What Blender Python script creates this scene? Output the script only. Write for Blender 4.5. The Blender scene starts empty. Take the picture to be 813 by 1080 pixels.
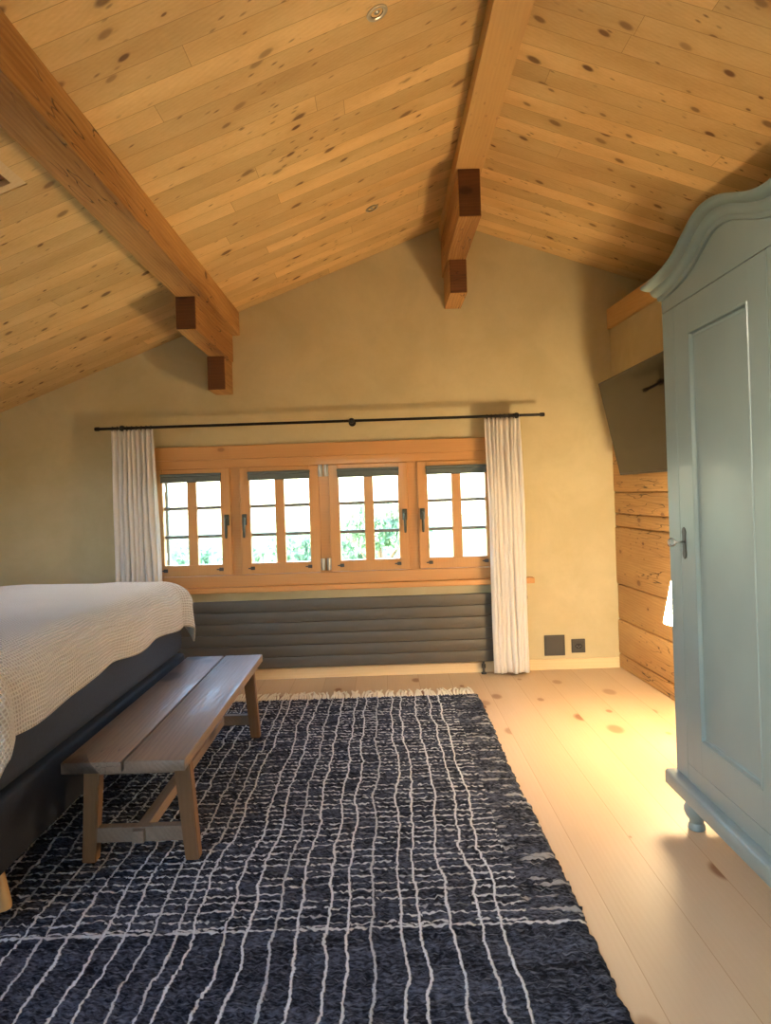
import bpy, bmesh, math, random
import numpy as np
from mathutils import Vector, Matrix, Euler, noise as mnoise
random.seed(7); rng = np.random.default_rng(7)
S = bpy.context.scene
C = S.collection
PI = math.pi

# ------------------------------------------------------------------ objects
def world_loc(o):
    v = Vector((0, 0, 0))
    while o is not None:
        v += o.location; o = o.parent
    return v
def link_mesh(name, me, mat, parent=None, smooth=False):
    o = bpy.data.objects.new(name, me); C.objects.link(o)
    if mat is not None:
        me.materials.append(mat)
    if parent is not None:
        me.transform(Matrix.Translation(-world_loc(parent)))
        o.parent = parent
    if smooth:
        for p in me.polygons: p.use_smooth = True
    me.update()
    return o
def obj(name, bm, mat, parent=None, smooth=False, auto=None):
    bmesh.ops.recalc_face_normals(bm, faces=bm.faces)
    me = bpy.data.meshes.new(name); bm.to_mesh(me); bm.free()
    o = link_mesh(name, me, mat, parent, smooth)
    if auto is not None:
        for p in me.polygons: p.use_smooth = True
        me.set_sharp_from_angle(angle=math.radians(auto))
    return o
def thing(name, label, cat, loc=(0, 0, 0), group=None):
    o = bpy.data.objects.new(name, None); C.objects.link(o)
    o.location = loc; o.empty_display_size = .1
    return tag(o, label, cat, group)
def tag(o, label, cat, group=None):
    o['label'] = label; o['category'] = cat
    if group: o['group'] = group
    return o
def struct(name, bm, mat, auto=None):
    o = obj(name, bm, mat, None, False, auto); o['kind'] = 'structure'; return o
def copy_tree(o, loc, label, parent=None):
    r = o.copy(); C.objects.link(r); r.location = loc; r['label'] = label
    for ch in list(o.children):
        c = ch.copy(); C.objects.link(c); c.parent = r
        for g in list(ch.children):
            d = g.copy(); C.objects.link(d); d.parent = c
    return r

# ------------------------------------------------------------------ shapes
def BM(): return bmesh.new()
def box(bm, x0, x1, y0, y1, z0, z1, bev=0.0, seg=2, mat=None):
    vs = [bm.verts.new((x, y, z)) for x in (x0, x1) for y in (y0, y1) for z in (z0, z1)]
    q = [(0,1,3,2),(4,6,7,5),(0,4,5,1),(2,3,7,6),(0,2,6,4),(1,5,7,3)]
    fs = [bm.faces.new([vs[i] for i in f]) for f in q]
    if bev > 0:
        es = list({e for f in fs for e in f.edges})
        r = bmesh.ops.bevel(bm, geom=es, offset=bev, segments=seg, affect='EDGES', profile=.5)
        vs = [v for v in set(v for f in r['faces'] for v in f.verts)] + [v for v in vs if v.is_valid]
        vs = list(set(vs))
    if mat is not None:
        bmesh.ops.transform(bm, matrix=mat, verts=vs)
    return vs
def hexa(bm, pts, bev=0.0, seg=2):
    """eight corners: bottom four then top four, same winding"""
    vs = [bm.verts.new(p) for p in pts]
    q = [(0,1,2,3),(7,6,5,4),(0,4,5,1),(1,5,6,2),(2,6,7,3),(3,7,4,0)]
    fs = [bm.faces.new([vs[i] for i in f]) for f in q]
    if bev > 0:
        bmesh.ops.bevel(bm, geom=list({e for f in fs for e in f.edges}), offset=bev, segments=seg, affect='EDGES')
def prism(bm, poly, y0, y1):
    """polygon of (x, z) pushed along y"""
    a = [bm.verts.new((x, y0, z)) for x, z in poly]
    b = [bm.verts.new((x, y1, z)) for x, z in poly]
    n = len(poly)
    bm.faces.new(a); bm.faces.new(b[::-1])
    for i in range(n):
        j = (i+1) % n
        bm.faces.new((a[i], b[i], b[j], a[j]))
def tube(bm, pts, r, n=12, cap=True):
    pts = [Vector(p) for p in pts]
    rs = r if isinstance(r, (list, tuple)) else [r]*len(pts)
    rings = []
    up = None
    for i, p in enumerate(pts):
        t = (pts[min(i+1, len(pts)-1)] - pts[max(i-1, 0)]).normalized()
        if up is None:
            up = Vector((0, 0, 1)) if abs(t.z) < .9 else Vector((1, 0, 0))
        s = t.cross(up).normalized(); up2 = s.cross(t).normalized(); up = up2
        rings.append([bm.verts.new(p + (s*math.cos(2*PI*k/n) + up2*math.sin(2*PI*k/n))*rs[i]) for k in range(n)])
    for a, b in zip(rings, rings[1:]):
        for k in range(n):
            bm.faces.new((a[k], a[(k+1) % n], b[(k+1) % n], b[k]))
    if cap:
        bm.faces.new(rings[0][::-1]); bm.faces.new(rings[-1])
def lathe(bm, prof, n=24, mat=None):
    """prof: (r, z) list turned round the z axis"""
    rings = []; new = []
    for r, z in prof:
        if r < 1e-6:
            v = bm.verts.new((0, 0, z)); rings.append([v]); new.append(v)
        else:
            ring = [bm.verts.new((r*math.cos(2*PI*k/n), r*math.sin(2*PI*k/n), z)) for k in range(n)]
            rings.append(ring); new += ring
    for a, b in zip(rings, rings[1:]):
        for k in range(n):
            j = (k+1) % n
            if len(a) == 1 and len(b) == 1: continue
            if len(a) == 1: bm.faces.new((a[0], b[j], b[k]))
            elif len(b) == 1: bm.faces.new((a[k], a[j], b[0]))
            else: bm.faces.new((a[k], a[j], b[j], b[k]))
    if mat is not None: bmesh.ops.transform(bm, matrix=mat, verts=new)

# ------------------------------------------------------------------ node helpers
class NT:
    def __init__(s, name):
        s.m = bpy.data.materials.new(name); s.m.use_nodes = True
        s.t = s.m.node_tree; s.t.nodes.clear()
        s.out = s.n('ShaderNodeOutputMaterial')
        s.p = s.n('ShaderNodeBsdfPrincipled')
        s.l(s.p.outputs[0], s.out.inputs[0])
    def n(s, k, **kw):
        o = s.t.nodes.new(k)
        for a, b in kw.items(): setattr(o, a, b)
        return o
    def l(s, a, b): s.t.links.new(a, b)
    def put(s, sock, v):
        if hasattr(v, 'is_output') or isinstance(v, bpy.types.NodeSocket): s.l(v, sock)
        else: sock.default_value = v
    def math(s, op, a, b=0.0, c=None):
        o = s.n('ShaderNodeMath', operation=op)
        s.put(o.inputs[0], a); s.put(o.inputs[1], b)
        if c is not None: s.put(o.inputs[2], c)
        return o.outputs[0]
    def add(s, a, b): return s.math('ADD', a, b)
    def mul(s, a, b): return s.math('MULTIPLY', a, b)
    def sub(s, a, b): return s.math('SUBTRACT', a, b)
    def step(s, v, a, b, lo=0.0, hi=1.0):
        o = s.n('ShaderNodeMapRange', interpolation_type='SMOOTHSTEP')
        s.put(o.inputs['Value'], v); s.put(o.inputs['From Min'], a); s.put(o.inputs['From Max'], b)
        s.put(o.inputs['To Min'], lo); s.put(o.inputs['To Max'], hi)
        return o.outputs['Result']
    def coords(s):
        o = s.n('ShaderNodeTexCoord'); x = s.n('ShaderNodeSeparateXYZ')
        s.l(o.outputs['Object'], x.inputs[0]); return x.outputs[0], x.outputs[1], x.outputs[2]
    def xyz(s, a, b, c=0.0):
        o = s.n('ShaderNodeCombineXYZ')
        for i, v in enumerate((a, b, c)): s.put(o.inputs[i], v)
        return o.outputs[0]
    def noise(s, vec, scale=1.0, detail=2.0, rough=.5, dist=0.0):
        o = s.n('ShaderNodeTexNoise'); s.l(vec, o.inputs['Vector'])
        o.inputs['Scale'].default_value = scale; o.inputs['Detail'].default_value = detail
        o.inputs['Roughness'].default_value = rough; o.inputs['Distortion'].default_value = dist
        return o.outputs[0]
    def wn(s, a, b=0.0):
        o = s.n('ShaderNodeTexWhiteNoise', noise_dimensions='2D')
        s.l(s.xyz(a, b), o.inputs['Vector']); return o.outputs['Value']
    def mix(s, f, a, b, mode='MIX'):
        o = s.n('ShaderNodeMix', data_type='RGBA', blend_type=mode, clamp_factor=True)
        s.put(o.inputs[0], f); s.put(o.inputs[6], col(a)); s.put(o.inputs[7], col(b))
        return o.outputs[2]
    def bump(s, h, strength=.3, dist=.01, prev=None):
        o = s.n('ShaderNodeBump'); s.put(o.inputs['Height'], h)
        o.inputs['Strength'].default_value = strength; o.inputs['Distance'].default_value = dist
        if prev is not None: s.l(prev, o.inputs['Normal'])
        return o.outputs[0]
    def set(s, **kw):
        for k, v in kw.items():
            s.put(s.p.inputs[k.replace('_', ' ')], v)
        return s.m
def col(c):
    if isinstance(c, tuple) and len(c) == 3: return (c[0], c[1], c[2], 1)
    return c
def simple(name, c, rough=.5, metal=0.0, coat=0.0):
    t = NT(name)
    x, y, z = t.coords(); n = t.noise(t.xyz(x, y, z), 14, 3)
    c1 = tuple(v*.88 for v in c); c2 = tuple(min(v*1.1, 1) for v in c)
    return t.set(Base_Color=t.mix(n, c1, c2), Roughness=rough, Metallic=metal, Coat_Weight=coat)

def wood(name, light, dark, knot, grain='Y', across='X', w=0.0, kscale=3.0, krad=.014, kprob=.5, rough=.5,
         streak=.5, gapcol=None, vary=.12, bump=.15, coat=0.0, crack=0.0, gapw=.0025, joint=0.0, wavy=1.0, ringamt=.3, small=0.0):
    t = NT(name); ax = dict(zip('XYZ', t.coords()))
    third = [k for k in 'XYZ' if k not in (grain, across)][0]
    g, a, c = ax[grain], ax[across], ax[third]
    if w:
        u = t.math('DIVIDE', a, w); idx = t.math('FLOOR', u); fr = t.math('FRACT', u)
        rnd = t.wn(idx, 3.3)
        g2 = t.add(g, t.mul(rnd, 41.0))
        if joint:
            jj = t.math('DIVIDE', g2, joint); jidx = t.math('FLOOR', jj); jfr = t.math('FRACT', jj)
            rnd = t.wn(idx, jidx)
    else:
        idx = 0.0; rnd = None; g2 = g
    a2 = t.add(a, t.mul(idx, 3.17)) if w else a
    ac = t.add(a2, t.mul(c, .83))
    # knots
    vv = t.n('ShaderNodeTexVoronoi', voronoi_dimensions='2D', feature='F1')
    t.l(t.xyz(t.mul(g2, kscale*.75), t.mul(ac, kscale*1.25)), vv.inputs['Vector'])
    vv.inputs['Scale'].default_value = 1.0
    sepc = t.n('ShaderNodeSeparateColor'); t.l(vv.outputs['Color'], sepc.inputs[0])
    d = t.math('DIVIDE', vv.outputs['Distance'], kscale)
    kr = t.mul(t.math('MAXIMUM', t.sub(sepc.outputs[0], 1-kprob), 0.0), krad/max(kprob, .01)*1.4)
    kmask = t.step(t.math('DIVIDE', d, t.add(kr, 1e-4)), .55, 1.15, 1.0, 0.0)
    halo = t.step(d, 0.0, t.add(t.mul(kr, 3.2), .001), 1.0, 0.0)
    # grain lines bend round the knots
    bend = t.mul(halo, .5)
    n1 = t.noise(t.xyz(t.mul(g2, .55*wavy), t.mul(a2, 4*wavy), t.mul(c, 4*wavy)), 1.0, 2)
    ring = t.math('SINE', t.add(t.add(t.mul(n1, 26.0), t.mul(ac, 300.0)), t.mul(bend, 14.0)))
    fine = t.noise(t.xyz(t.mul(g2, 3.5), t.mul(a2, 95), t.mul(c, 95)), 1.0, 4, .65)
    broad = t.noise(t.xyz(t.mul(g2, .7), t.mul(a2, 5), t.mul(c, 5)), 1.0, 2)
    f = t.add(t.add(t.mul(t.step(ring, -.8, 1.0), ringamt*streak), t.mul(fine, .55*streak)), t.mul(t.sub(broad, .42), 1.3*streak))
    cc = t.mix(f, light, dark)
    if rnd is not None:
        k = t.add(t.mul(rnd, 2*vary), 1-vary)
        kc = t.n('ShaderNodeCombineColor')
        for i in range(3): t.l(k, kc.inputs[i])
        cc = t.mix(1.0, cc, kc.outputs[0], 'MULTIPLY')
    cc = t.mix(t.mul(halo, .35), cc, dark)
    cc = t.mix(t.mul(kmask, t.add(.45, t.mul(sepc.outputs[1], .55))), cc, knot)
    if small:
        v2 = t.n('ShaderNodeTexVoronoi', voronoi_dimensions='2D', feature='F1')
        t.l(t.xyz(t.mul(g2, 9.0), t.mul(ac, 21.0)), v2.inputs['Vector']); v2.inputs['Scale'].default_value = 1.0
        s2 = t.n('ShaderNodeSeparateColor'); t.l(v2.outputs['Color'], s2.inputs[0])
        clus = t.step(t.noise(t.xyz(t.mul(g2, 1.3), t.mul(ac, 5.0)), 1.0, 2), .46, .62)
        m2 = t.mul(t.mul(t.step(v2.outputs['Distance'], .04, .17, 1.0, 0.0), t.step(s2.outputs[0], .45, .6)), clus)
        cc = t.mix(t.mul(m2, small), cc, knot)
    h = t.add(t.mul(fine, .5), t.mul(ring, .2))
    if crack:
        cn = t.noise(t.xyz(t.mul(g2, 1.6), t.mul(a2, 16), t.mul(c, 16)), 1.0, 2)
        cm = t.step(t.math('ABSOLUTE', t.sub(cn, .5)), .0, .012, 1.0, 0.0)
        cn2 = t.noise(t.xyz(t.mul(g2, .9), t.mul(a2, 3), t.mul(c, 3)), 1.0, 1)
        cm = t.mul(cm, t.step(cn2, .52, .6))
        cc = t.mix(t.mul(cm, crack), cc, (.03, .015, .006)); h = t.sub(h, t.mul(cm, 2.0))
    if w:
        e = t.mul(t.math('MINIMUM', fr, t.sub(1.0, fr)), w)
        gm = t.step(e, gapw*.4, gapw, 1.0, 0.0)
        if joint:
            e2 = t.mul(t.math('MINIMUM', jfr, t.sub(1.0, jfr)), joint)
            gm = t.math('MAXIMUM', gm, t.step(e2, gapw*.3, gapw*.8, 1.0, 0.0))
        cc = t.mix(t.mul(gm, .8), cc, gapcol or dark); h = t.sub(h, t.mul(gm, 2.0))
    return t.set(Base_Color=cc, Roughness=t.add(rough, t.mul(fine, .12)), Normal=t.bump(h, bump, .004), Coat_Weight=coat)

# ------------------------------------------------------------------ materials
M = {}
M['ceiling'] = wood('ceiling_boards', (.79, .565, .26), (.50, .295, .10), (.13, .05, .014), 'X', 'Y', .125, 5.0, .021, .62, .5,
                    .95, (.32, .17, .05), .16, .10, joint=2.9, gapw=.002, ringamt=.08, small=.75)
M['floor'] = wood('floor_boards', (.58, .435, .28), (.47, .325, .18), (.20, .075, .02), 'Y', 'X', .235, 2.3, .046, .75, .44,
                  .5, (.34, .21, .10), .06, .08, coat=.0, gapw=.0018, ringamt=.1)
M['beam'] = wood('hewn_beam', (.62, .36, .125), (.28, .13, .035), (.10, .035, .01), 'Y', 'X', 0, 2.6, .02, .5, .6, 1.5, bump=.6, crack=.85, wavy=1.8, ringamt=.12)
M['ridge'] = wood('ridge_beam', (.66, .42, .16), (.46, .25, .08), (.18, .07, .02), 'Y', 'X', 0, 2.8, .016, .5, .55, .8, bump=.25, ringamt=.12, wavy=1.6, small=.4)
M['endgrain'] = wood('beam_end_grain', (.17, .065, .02), (.075, .026, .009), (.03, .012, .005), 'X', 'Z', 0, 4, .03, .5, .75, 1.0, bump=.4, crack=.9, ringamt=.12, wavy=1.5)
M['log'] = wood('log_wall', (.60, .36, .13), (.36, .175, .05), (.13, .045, .014), 'Y', 'Z', 0, 3.4, .022, .6, .6, 1.1, bump=.5, crack=.9, ringamt=.14, wavy=1.8, small=.6)
M['window'] = wood('larch_window', (.56, .29, .095), (.40, .18, .05), (.22, .08, .02), 'X', 'Z', 0, 2.2, .018, .3, .42, .7, bump=.06, coat=.1, ringamt=.1)
M['window_v'] = wood('larch_window_upright', (.56, .29, .095), (.40, .18, .05), (.22, .08, .02), 'Z', 'X', 0, 2.2, .012, .25, .42, .7, bump=.06, coat=.1, ringamt=.1)
M['base'] = wood('skirting_wood', (.76, .58, .33), (.64, .44, .22), (.4, .2, .08), 'X', 'Z', 0, 1.2, .012, .3, .45, .5, bump=.05)
M['bench'] = wood('bench_oak', (.29, .205, .135), (.13, .08, .05), (.03, .016, .01), 'Y', 'X', 0, 3.0, .08, .6, .45, 1.0, bump=.3, coat=.06, crack=.7, ringamt=.1, wavy=2, gapw=.0025)
M['bench_leg'] = wood('bench_leg_oak', (.20, .10, .037), (.10, .045, .016), (.08, .035, .015), 'Z', 'X', 0, 2.4, .012, .3, .5, .8, bump=.2, ringamt=.1)
M['bed_leg'] = wood('bed_leg_oak', (.55, .34, .13), (.42, .24, .08), (.2, .1, .03), 'Z', 'X', 0, 2, .01, .2, .45, .5, bump=.05)

def plaster():
    t = NT('clay_plaster'); x, y, z = t.coords(); v = t.xyz(x, y, z)
    a = t.noise(v, 2.2, 5, .6, .4); b = t.noise(v, 16, 5, .65)
    c = t.mix(t.step(a, .3, .7), (.50, .425, .245), (.59, .505, .305))
    c = t.mix(t.mul(b, .35), c, (.43, .355, .20))
    return t.set(Base_Color=c, Roughness=.85, Normal=t.bump(t.add(a, t.mul(b, .4)), .12, .01))
M['plaster'] = plaster()

def paint():
    t = NT('grey_green_paint'); x, y, z = t.coords(); v = t.xyz(x, y, z)
    b = t.noise(t.xyz(t.mul(x, 5), t.mul(y, 40), t.mul(z, 3)), 1, 4, .6); a = t.noise(v, 3, 3)
    c = t.mix(t.step(a, .3, .7), (.165, .215, .212), (.185, .237, .233))
    return t.set(Base_Color=c, Roughness=.42, Normal=t.bump(b, .05, .004), Coat_Weight=.06)
M['paint'] = paint()

def linen():
    t = NT('white_linen'); x, y, z = t.coords()
    w1 = t.math('SINE', t.mul(z, 2200)); w2 = t.math('SINE', t.mul(x, 2200))
    n = t.noise(t.xyz(t.mul(x, 60), t.mul(y, 60), t.mul(z, 8)), 1, 3)
    c = t.mix(n, (.80, .76, .70), (.92, .89, .85))
    t.set(Base_Color=c, Roughness=.85, Normal=t.bump(t.add(w1, w2), .08, .002))
    tr = t.n('ShaderNodeBsdfTranslucent'); t.l(c, tr.inputs[0])
    mx = t.n('ShaderNodeMixShader'); mx.inputs[0].default_value = .3
    t.l(t.p.outputs[0], mx.inputs[1]); t.l(tr.outputs[0], mx.inputs[2]); t.l(mx.outputs[0], t.out.inputs[0])
    return t.m
M['linen'] = linen()

def waffle():
    t = NT('cream_waffle_weave'); tc = t.n('ShaderNodeUVMap'); sx = t.n('ShaderNodeSeparateXYZ'); t.l(tc.outputs[0], sx.inputs[0])
    u, v = sx.outputs[0], sx.outputs[1]                       # metres along the cloth
    wob = t.mul(t.sub(t.noise(t.xyz(t.mul(u, 6), t.mul(v, 6)), 1, 2), .5), .02)
    p = 2*PI/.0135
    r1 = t.math('ABSOLUTE', t.math('SINE', t.mul(t.add(u, wob), p*.5)))
    r2 = t.math('ABSOLUTE', t.math('SINE', t.mul(t.add(v, wob), p*.42)))
    hgt = t.math('MAXIMUM', t.math('POWER', t.sub(1.0, r1), 1.2), t.mul(t.math('POWER', t.sub(1.0, r2), 1.4), .85))
    n = t.noise(t.xyz(t.mul(u, 90), t.mul(v, 90)), 1, 2)
    c = t.mix(t.step(hgt, .1, .6), (.50, .44, .35), (.80, .75, .66))
    c = t.mix(t.mul(n, .25), c, (.62, .55, .45))
    return t.set(Base_Color=c, Roughness=.95, Normal=t.bump(t.add(hgt, t.mul(n, .15)), 1.0, .008), Sheen_Weight=.25)
M['waffle'] = waffle()

def fabric(name, c, sc=420):
    t = NT(name); x, y, z = t.coords()
    w = t.noise(t.xyz(x, y, z), 330, 2)
    n = t.noise(t.xyz(x, y, z), 60, 4, .6)
    return t.set(Base_Color=t.mix(n, tuple(v*.65 for v in c), tuple(v*1.3 for v in c)), Roughness=.9,
                 Normal=t.bump(t.add(w, n), .25, .003), Sheen_Weight=.0)
M['navy'] = fabric('slate_navy_upholstery', (.017, .022, .035))
M['base_fabric'] = fabric('dark_navy_upholstery', (.005, .0065, .011))

def rug_mat():
    t = NT('dark_rug_with_white_lines'); x, y, z = t.coords()
    yy = t.add(y, 0.0)
    wob = t.mul(t.sub(t.noise(t.xyz(t.mul(x, 1.6), t.mul(y, 2.0)), 1, 2), .5), .11)
    wob2 = t.mul(t.sub(t.noise(t.xyz(t.mul(x, 9), t.mul(y, 16)), 1, 2), .5), .022)
    sp = .082
    xs = t.add(t.add(x, wob), wob2)
    k = t.math('ROUND', t.math('DIVIDE', xs, sp))
    jit = t.mul(t.sub(t.wn(k, 1.7), .5), .035)
    d = t.math('ABSOLUTE', t.sub(t.sub(xs, t.mul(k, sp)), jit))
    tuft = t.noise(t.xyz(t.mul(x, 95), t.mul(y, 95)), 1, 3, .7)
    dl = t.add(d, t.mul(t.sub(tuft, .5), .016))
    line = t.mul(t.step(dl, .0020, .0062, 1.0, 0.0), t.step(t.wn(k, 8.8), -.6, .5))
    # rungs between the lines
    cidx = t.math('FLOOR', t.math('DIVIDE', t.sub(xs, 0.0), sp))
    rp = .047
    rw = t.mul(t.sub(t.noise(t.xyz(t.mul(x, 12), t.mul(y, 9)), 1, 2), .5), .02)
    ys = t.add(t.add(y, rw), t.mul(t.wn(cidx, 5.1), .012))
    k2 = t.math('ROUND', t.math('DIVIDE', ys, rp))
    jr = t.mul(t.sub(t.wn(k2, cidx), .5), .014)
    d2 = t.add(t.math('ABSOLUTE', t.sub(t.sub(ys, t.mul(k2, rp)), jr)), t.mul(t.sub(tuft, .5), .010))
    keep = t.step(t.wn(cidx, t.add(k2, 40.0)), .0, .42)
    rung = t.mul(t.mul(t.step(d2, .0018, .0056, 1.0, 0.0), keep), .85)
    Y0 = RUG_SEAM
    seam_w = t.mul(t.sub(t.noise(t.xyz(t.mul(x, 7), 0.0), 1, 2), .5), .02)
    far = t.step(t.add(y, seam_w), Y0-.004, Y0+.004)
    seam = t.step(t.add(t.math('ABSOLUTE', t.sub(t.add(y, seam_w), Y0)), t.mul(t.sub(tuft, .5), .006)), .004, .008, 1.0, 0.0)
    rung = t.mul(rung, far)
    # plain right border with thin weft streaks
    edge = t.step(t.add(x, t.mul(wob, .4)), RUG_BORDER-.004, RUG_BORDER+.004)
    st = t.noise(t.xyz(t.mul(x, 5), t.mul(t.add(y, t.mul(rw, .5)), 34)), 1, 2)
    streak = t.mul(t.mul(t.step(st, .55, .64), far), .4)
    inner = t.math('MAXIMUM', line, rung)
    mask = t.add(t.mul(inner, t.sub(1.0, edge)), t.mul(streak, edge))
    mask = t.math('MAXIMUM', mask, t.mul(seam, .8))
    n = t.noise(t.xyz(t.mul(x, 40), t.mul(y, 110)), 1, 3, .65)
    nb = t.noise(t.xyz(t.mul(x, 3), t.mul(y, 12)), 1, 3)
    bc = t.mix(t.step(t.add(t.mul(n, .7), t.mul(nb, .3)), .40, .70), (.006, .0075, .013), (.105, .125, .18))
    wf = t.noise(t.xyz(t.mul(x, 16), t.mul(y, 85)), 1, 2, .6)
    bc = t.mix(t.mul(t.step(wf, .57, .68), .32), bc, (.27, .30, .37))
    wc = t.mix(tuft, (.50, .53, .57), (.84, .87, .9))
    c = t.mix(mask, bc, wc)
    h = t.add(t.add(t.mul(n, .6), t.mul(tuft, .5)), t.mul(mask, .4))
    return t.set(Base_Color=c, Roughness=1.0, Normal=t.bump(h, .9, .012), Sheen_Weight=.0, Specular_IOR_Level=.1)
RUG_X0, RUG_X1, RUG_Y0, RUG_Y1 = -2.05, .61, .85, 4.87
RUG_C = ((RUG_X0+RUG_X1)/2, (RUG_Y0+RUG_Y1)/2)
RUG_SEAM = 2.27-RUG_C[1]; RUG_BORDER = .43-RUG_C[0]
M['rug'] = rug_mat()
M['fringe'] = simple('cream_wool_fringe', (.86, .80, .66), .95)
M['black_metal'] = simple('black_iron', (.012, .011, .011), .42, .6)
M['grey_metal'] = simple('brushed_steel', (.50, .48, .44), .32, 1.0)
M['dark_steel'] = simple('dark_grey_steel', (.16, .17, .165), .4, .8)
M['brown_blind'] = simple('reddish_brown_blind', (.24, .105, .055), .8)
M['handle'] = simple('patinated_handle', (.05, .06, .05), .4, .3)
M['radiator'] = simple('anthracite_enamel', (.075, .066, .052), .5)
M['plate'] = simple('anthracite_plastic', (.045, .042, .036), .45)
M['plate_dark'] = simple('socket_hole_black', (.006, .006, .006), .5)
M['blind'] = simple('slate_pleated_blind', (.10, .125, .125), .8)
M['muntin'] = simple('grey_glazing_bar', (.16, .17, .165), .5)
M['tv'] = simple('black_tv_plastic', (.008, .008, .009), .35)
M['iron'] = simple('worn_iron', (.055, .05, .045), .5, .7)
M['bark'] = simple('tree_bark', (.10, .075, .05), .9)
M['roof'] = simple('roofing_felt', (.12, .11, .1), .9)
M['lawn'] = simple('meadow_grass', (.10, .17, .055), .95)
M['render_white'] = simple('pale_house_render', (.75, .76, .76), .85)
M['lamp_glass'] = simple('spot_lens', (.35, .36, .34), .15, .3)

def screen():
    t = NT('glossy_tv_screen'); x, y, z = t.coords(); n = t.noise(t.xyz(x, y, z), 3, 1)
    return t.set(Base_Color=t.mix(n, (.004, .004, .005), (.006, .006, .007)), Roughness=.06, Specular_IOR_Level=.3, Coat_Weight=.0, Coat_Roughness=.05)
M['screen'] = screen()
def glass(name='window_glass'):
    t = NT(name)
    tr = t.n('ShaderNodeBsdfTransparent'); tr.inputs[0].default_value = (.97, .985, .98, 1)
    gl = t.n('ShaderNodeBsdfGlossy'); gl.inputs['Roughness'].default_value = .02
    fr = t.n('ShaderNodeLayerWeight'); fr.inputs[0].default_value = .5
    mx = t.n('ShaderNodeMixShader'); t.l(t.add(.04, t.mul(t.math('POWER', fr.outputs['Facing'], 5.0), .9)), mx.inputs[0])
    t.l(tr.outputs[0], mx.inputs[1]); t.l(gl.outputs[0], mx.inputs[2]); t.l(mx.outputs[0], t.out.inputs[0])
    return t.m
M['glass'] = glass()
def leaf(name, a, b):
    t = NT(name); x, y, z = t.coords(); n = t.noise(t.xyz(x, y, z), 2.5, 3)
    c = t.mix(t.step(n, .3, .7), a, b); t.set(Base_Color=c, Roughness=.6)
    tr = t.n('ShaderNodeBsdfTranslucent'); t.l(c, tr.inputs[0])
    mx = t.n('ShaderNodeMixShader'); mx.inputs[0].default_value = .4
    t.l(t.p.outputs[0], mx.inputs[1]); t.l(tr.outputs[0], mx.inputs[2]); t.l(mx.outputs[0], t.out.inputs[0])
    return t.m
M['leaf'] = leaf('bluish_green_leaves', (.13, .24, .15), (.26, .40, .26))

# ------------------------------------------------------------------ the room
D = 5.5                                   # inner face of the window wall
YN = -2.6                                 # inner face of the wall behind the photographer
XL = -3.75                                # low wall on the left
XR = 3.3                                  # eaves wall on the far right
RX, RZ = .60, 3.48                        # ridge
SL, SR = .385, .345                       # roof slopes
def cz(x): return RZ - SL*(RX-x) if x < RX else RZ - SR*(x-RX)

bm = BM(); box(bm, XL-.2, XR+.2, YN-.2, D+.2, -.2, 0); struct('floor', bm, M['floor'])

# window opening in the gable wall
WX0, WX1, WZ0, WZ1 = -1.80, .92, .735, 1.79
bm = BM(); T = .22
prism(bm, [(XL-.2, 0), (WX0, 0), (WX0, cz(WX0)+.05), (XL-.2, cz(XL-.2)+.05)], D, D+T)
prism(bm, [(WX1, 0), (XR+.2, 0), (XR+.2, cz(XR+.2)+.05), (WX1, cz(WX1)+.05)], D, D+T)
prism(bm, [(WX0, 0), (WX1, 0), (WX1, WZ0), (WX0, WZ0)], D, D+T)
prism(bm, [(WX0, WZ1), (WX1, WZ1), (WX1, cz(WX1)+.05), (RX, RZ+.05), (WX0, cz(WX0)+.05)], D, D+T)
struct('wall_far', bm, M['plaster'])
bm = BM(); box(bm, XL-.2, XL, YN-.2, D, 0, cz(XL)+.05); struct('wall_left', bm, M['plaster'])
bm = BM(); box(bm, XR, XR+.2, YN-.2, D, 0, cz(XR)+.05); struct('wall_outer', bm, M['plaster'])
# wall behind the photographer with an unseen window added for daylight
RW = (-1.3, .5, .85, 2.15)
bm = BM()
prism(bm, [(XL-.2, 0), (RW[0], 0), (RW[0], cz(RW[0])+.05), (XL-.2, cz(XL-.2)+.05)], YN-.2, YN)
prism(bm, [(RW[1], 0), (XR+.2, 0), (XR+.2, cz(XR+.2)+.05), (RX, RZ+.05), (RW[1], cz(RW[1])+.05)], YN-.2, YN)
prism(bm, [(RW[0], 0), (RW[1], 0), (RW[1], RW[2]), (RW[0], RW[2])], YN-.2, YN)
prism(bm, [(RW[0], RW[3]), (RW[1], RW[3]), (RW[1], cz(RW[1])+.05), (RW[0], cz(RW[0])+.05)], YN-.2, YN)
struct('wall_near', bm, M['plaster'])

# roof: boarded slopes, left with a blinded window and two unseen added for daylight
RT = .24
HOLES = [(-2.55, -1.40, 1.55, 2.90), (-2.55, -1.40, -.55, .95), (-3.62, -2.75, 2.95, 3.95)]
bm = BM()
def slab(x0, x1, y0, y1):
    prism(bm, [(x0, cz(x0)), (x1, cz(x1)), (x1, cz(x1)+RT), (x0, cz(x0)+RT)], y0, y1)
ya, yb = YN-.3, D+.4
KX0, KX1 = HOLES[0][:2]
slab(XL-.5, -3.62, ya, yb); slab(-2.75, KX0, ya, yb); slab(-3.62, -2.75, ya, 2.95); slab(-3.62, -2.75, 3.95, yb); slab(KX1, RX, ya, yb)
slab(KX0, KX1, ya, -.55); slab(KX0, KX1, .95, 1.55); slab(KX0, KX1, 2.90, yb)
slab(RX, XR+.5, ya, yb)
struct('ceiling', bm, M['ceiling'])
def on_slope(x0, x1, y0, y1, d0, d1, bm):
    """box lying in the left roof slope, d measured up from the ceiling boards"""
    prism(bm, [(x0, cz(x0)+d0), (x1, cz(x1)+d0), (x1, cz(x1)+d1), (x0, cz(x0)+d1)], y0, y1)
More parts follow.
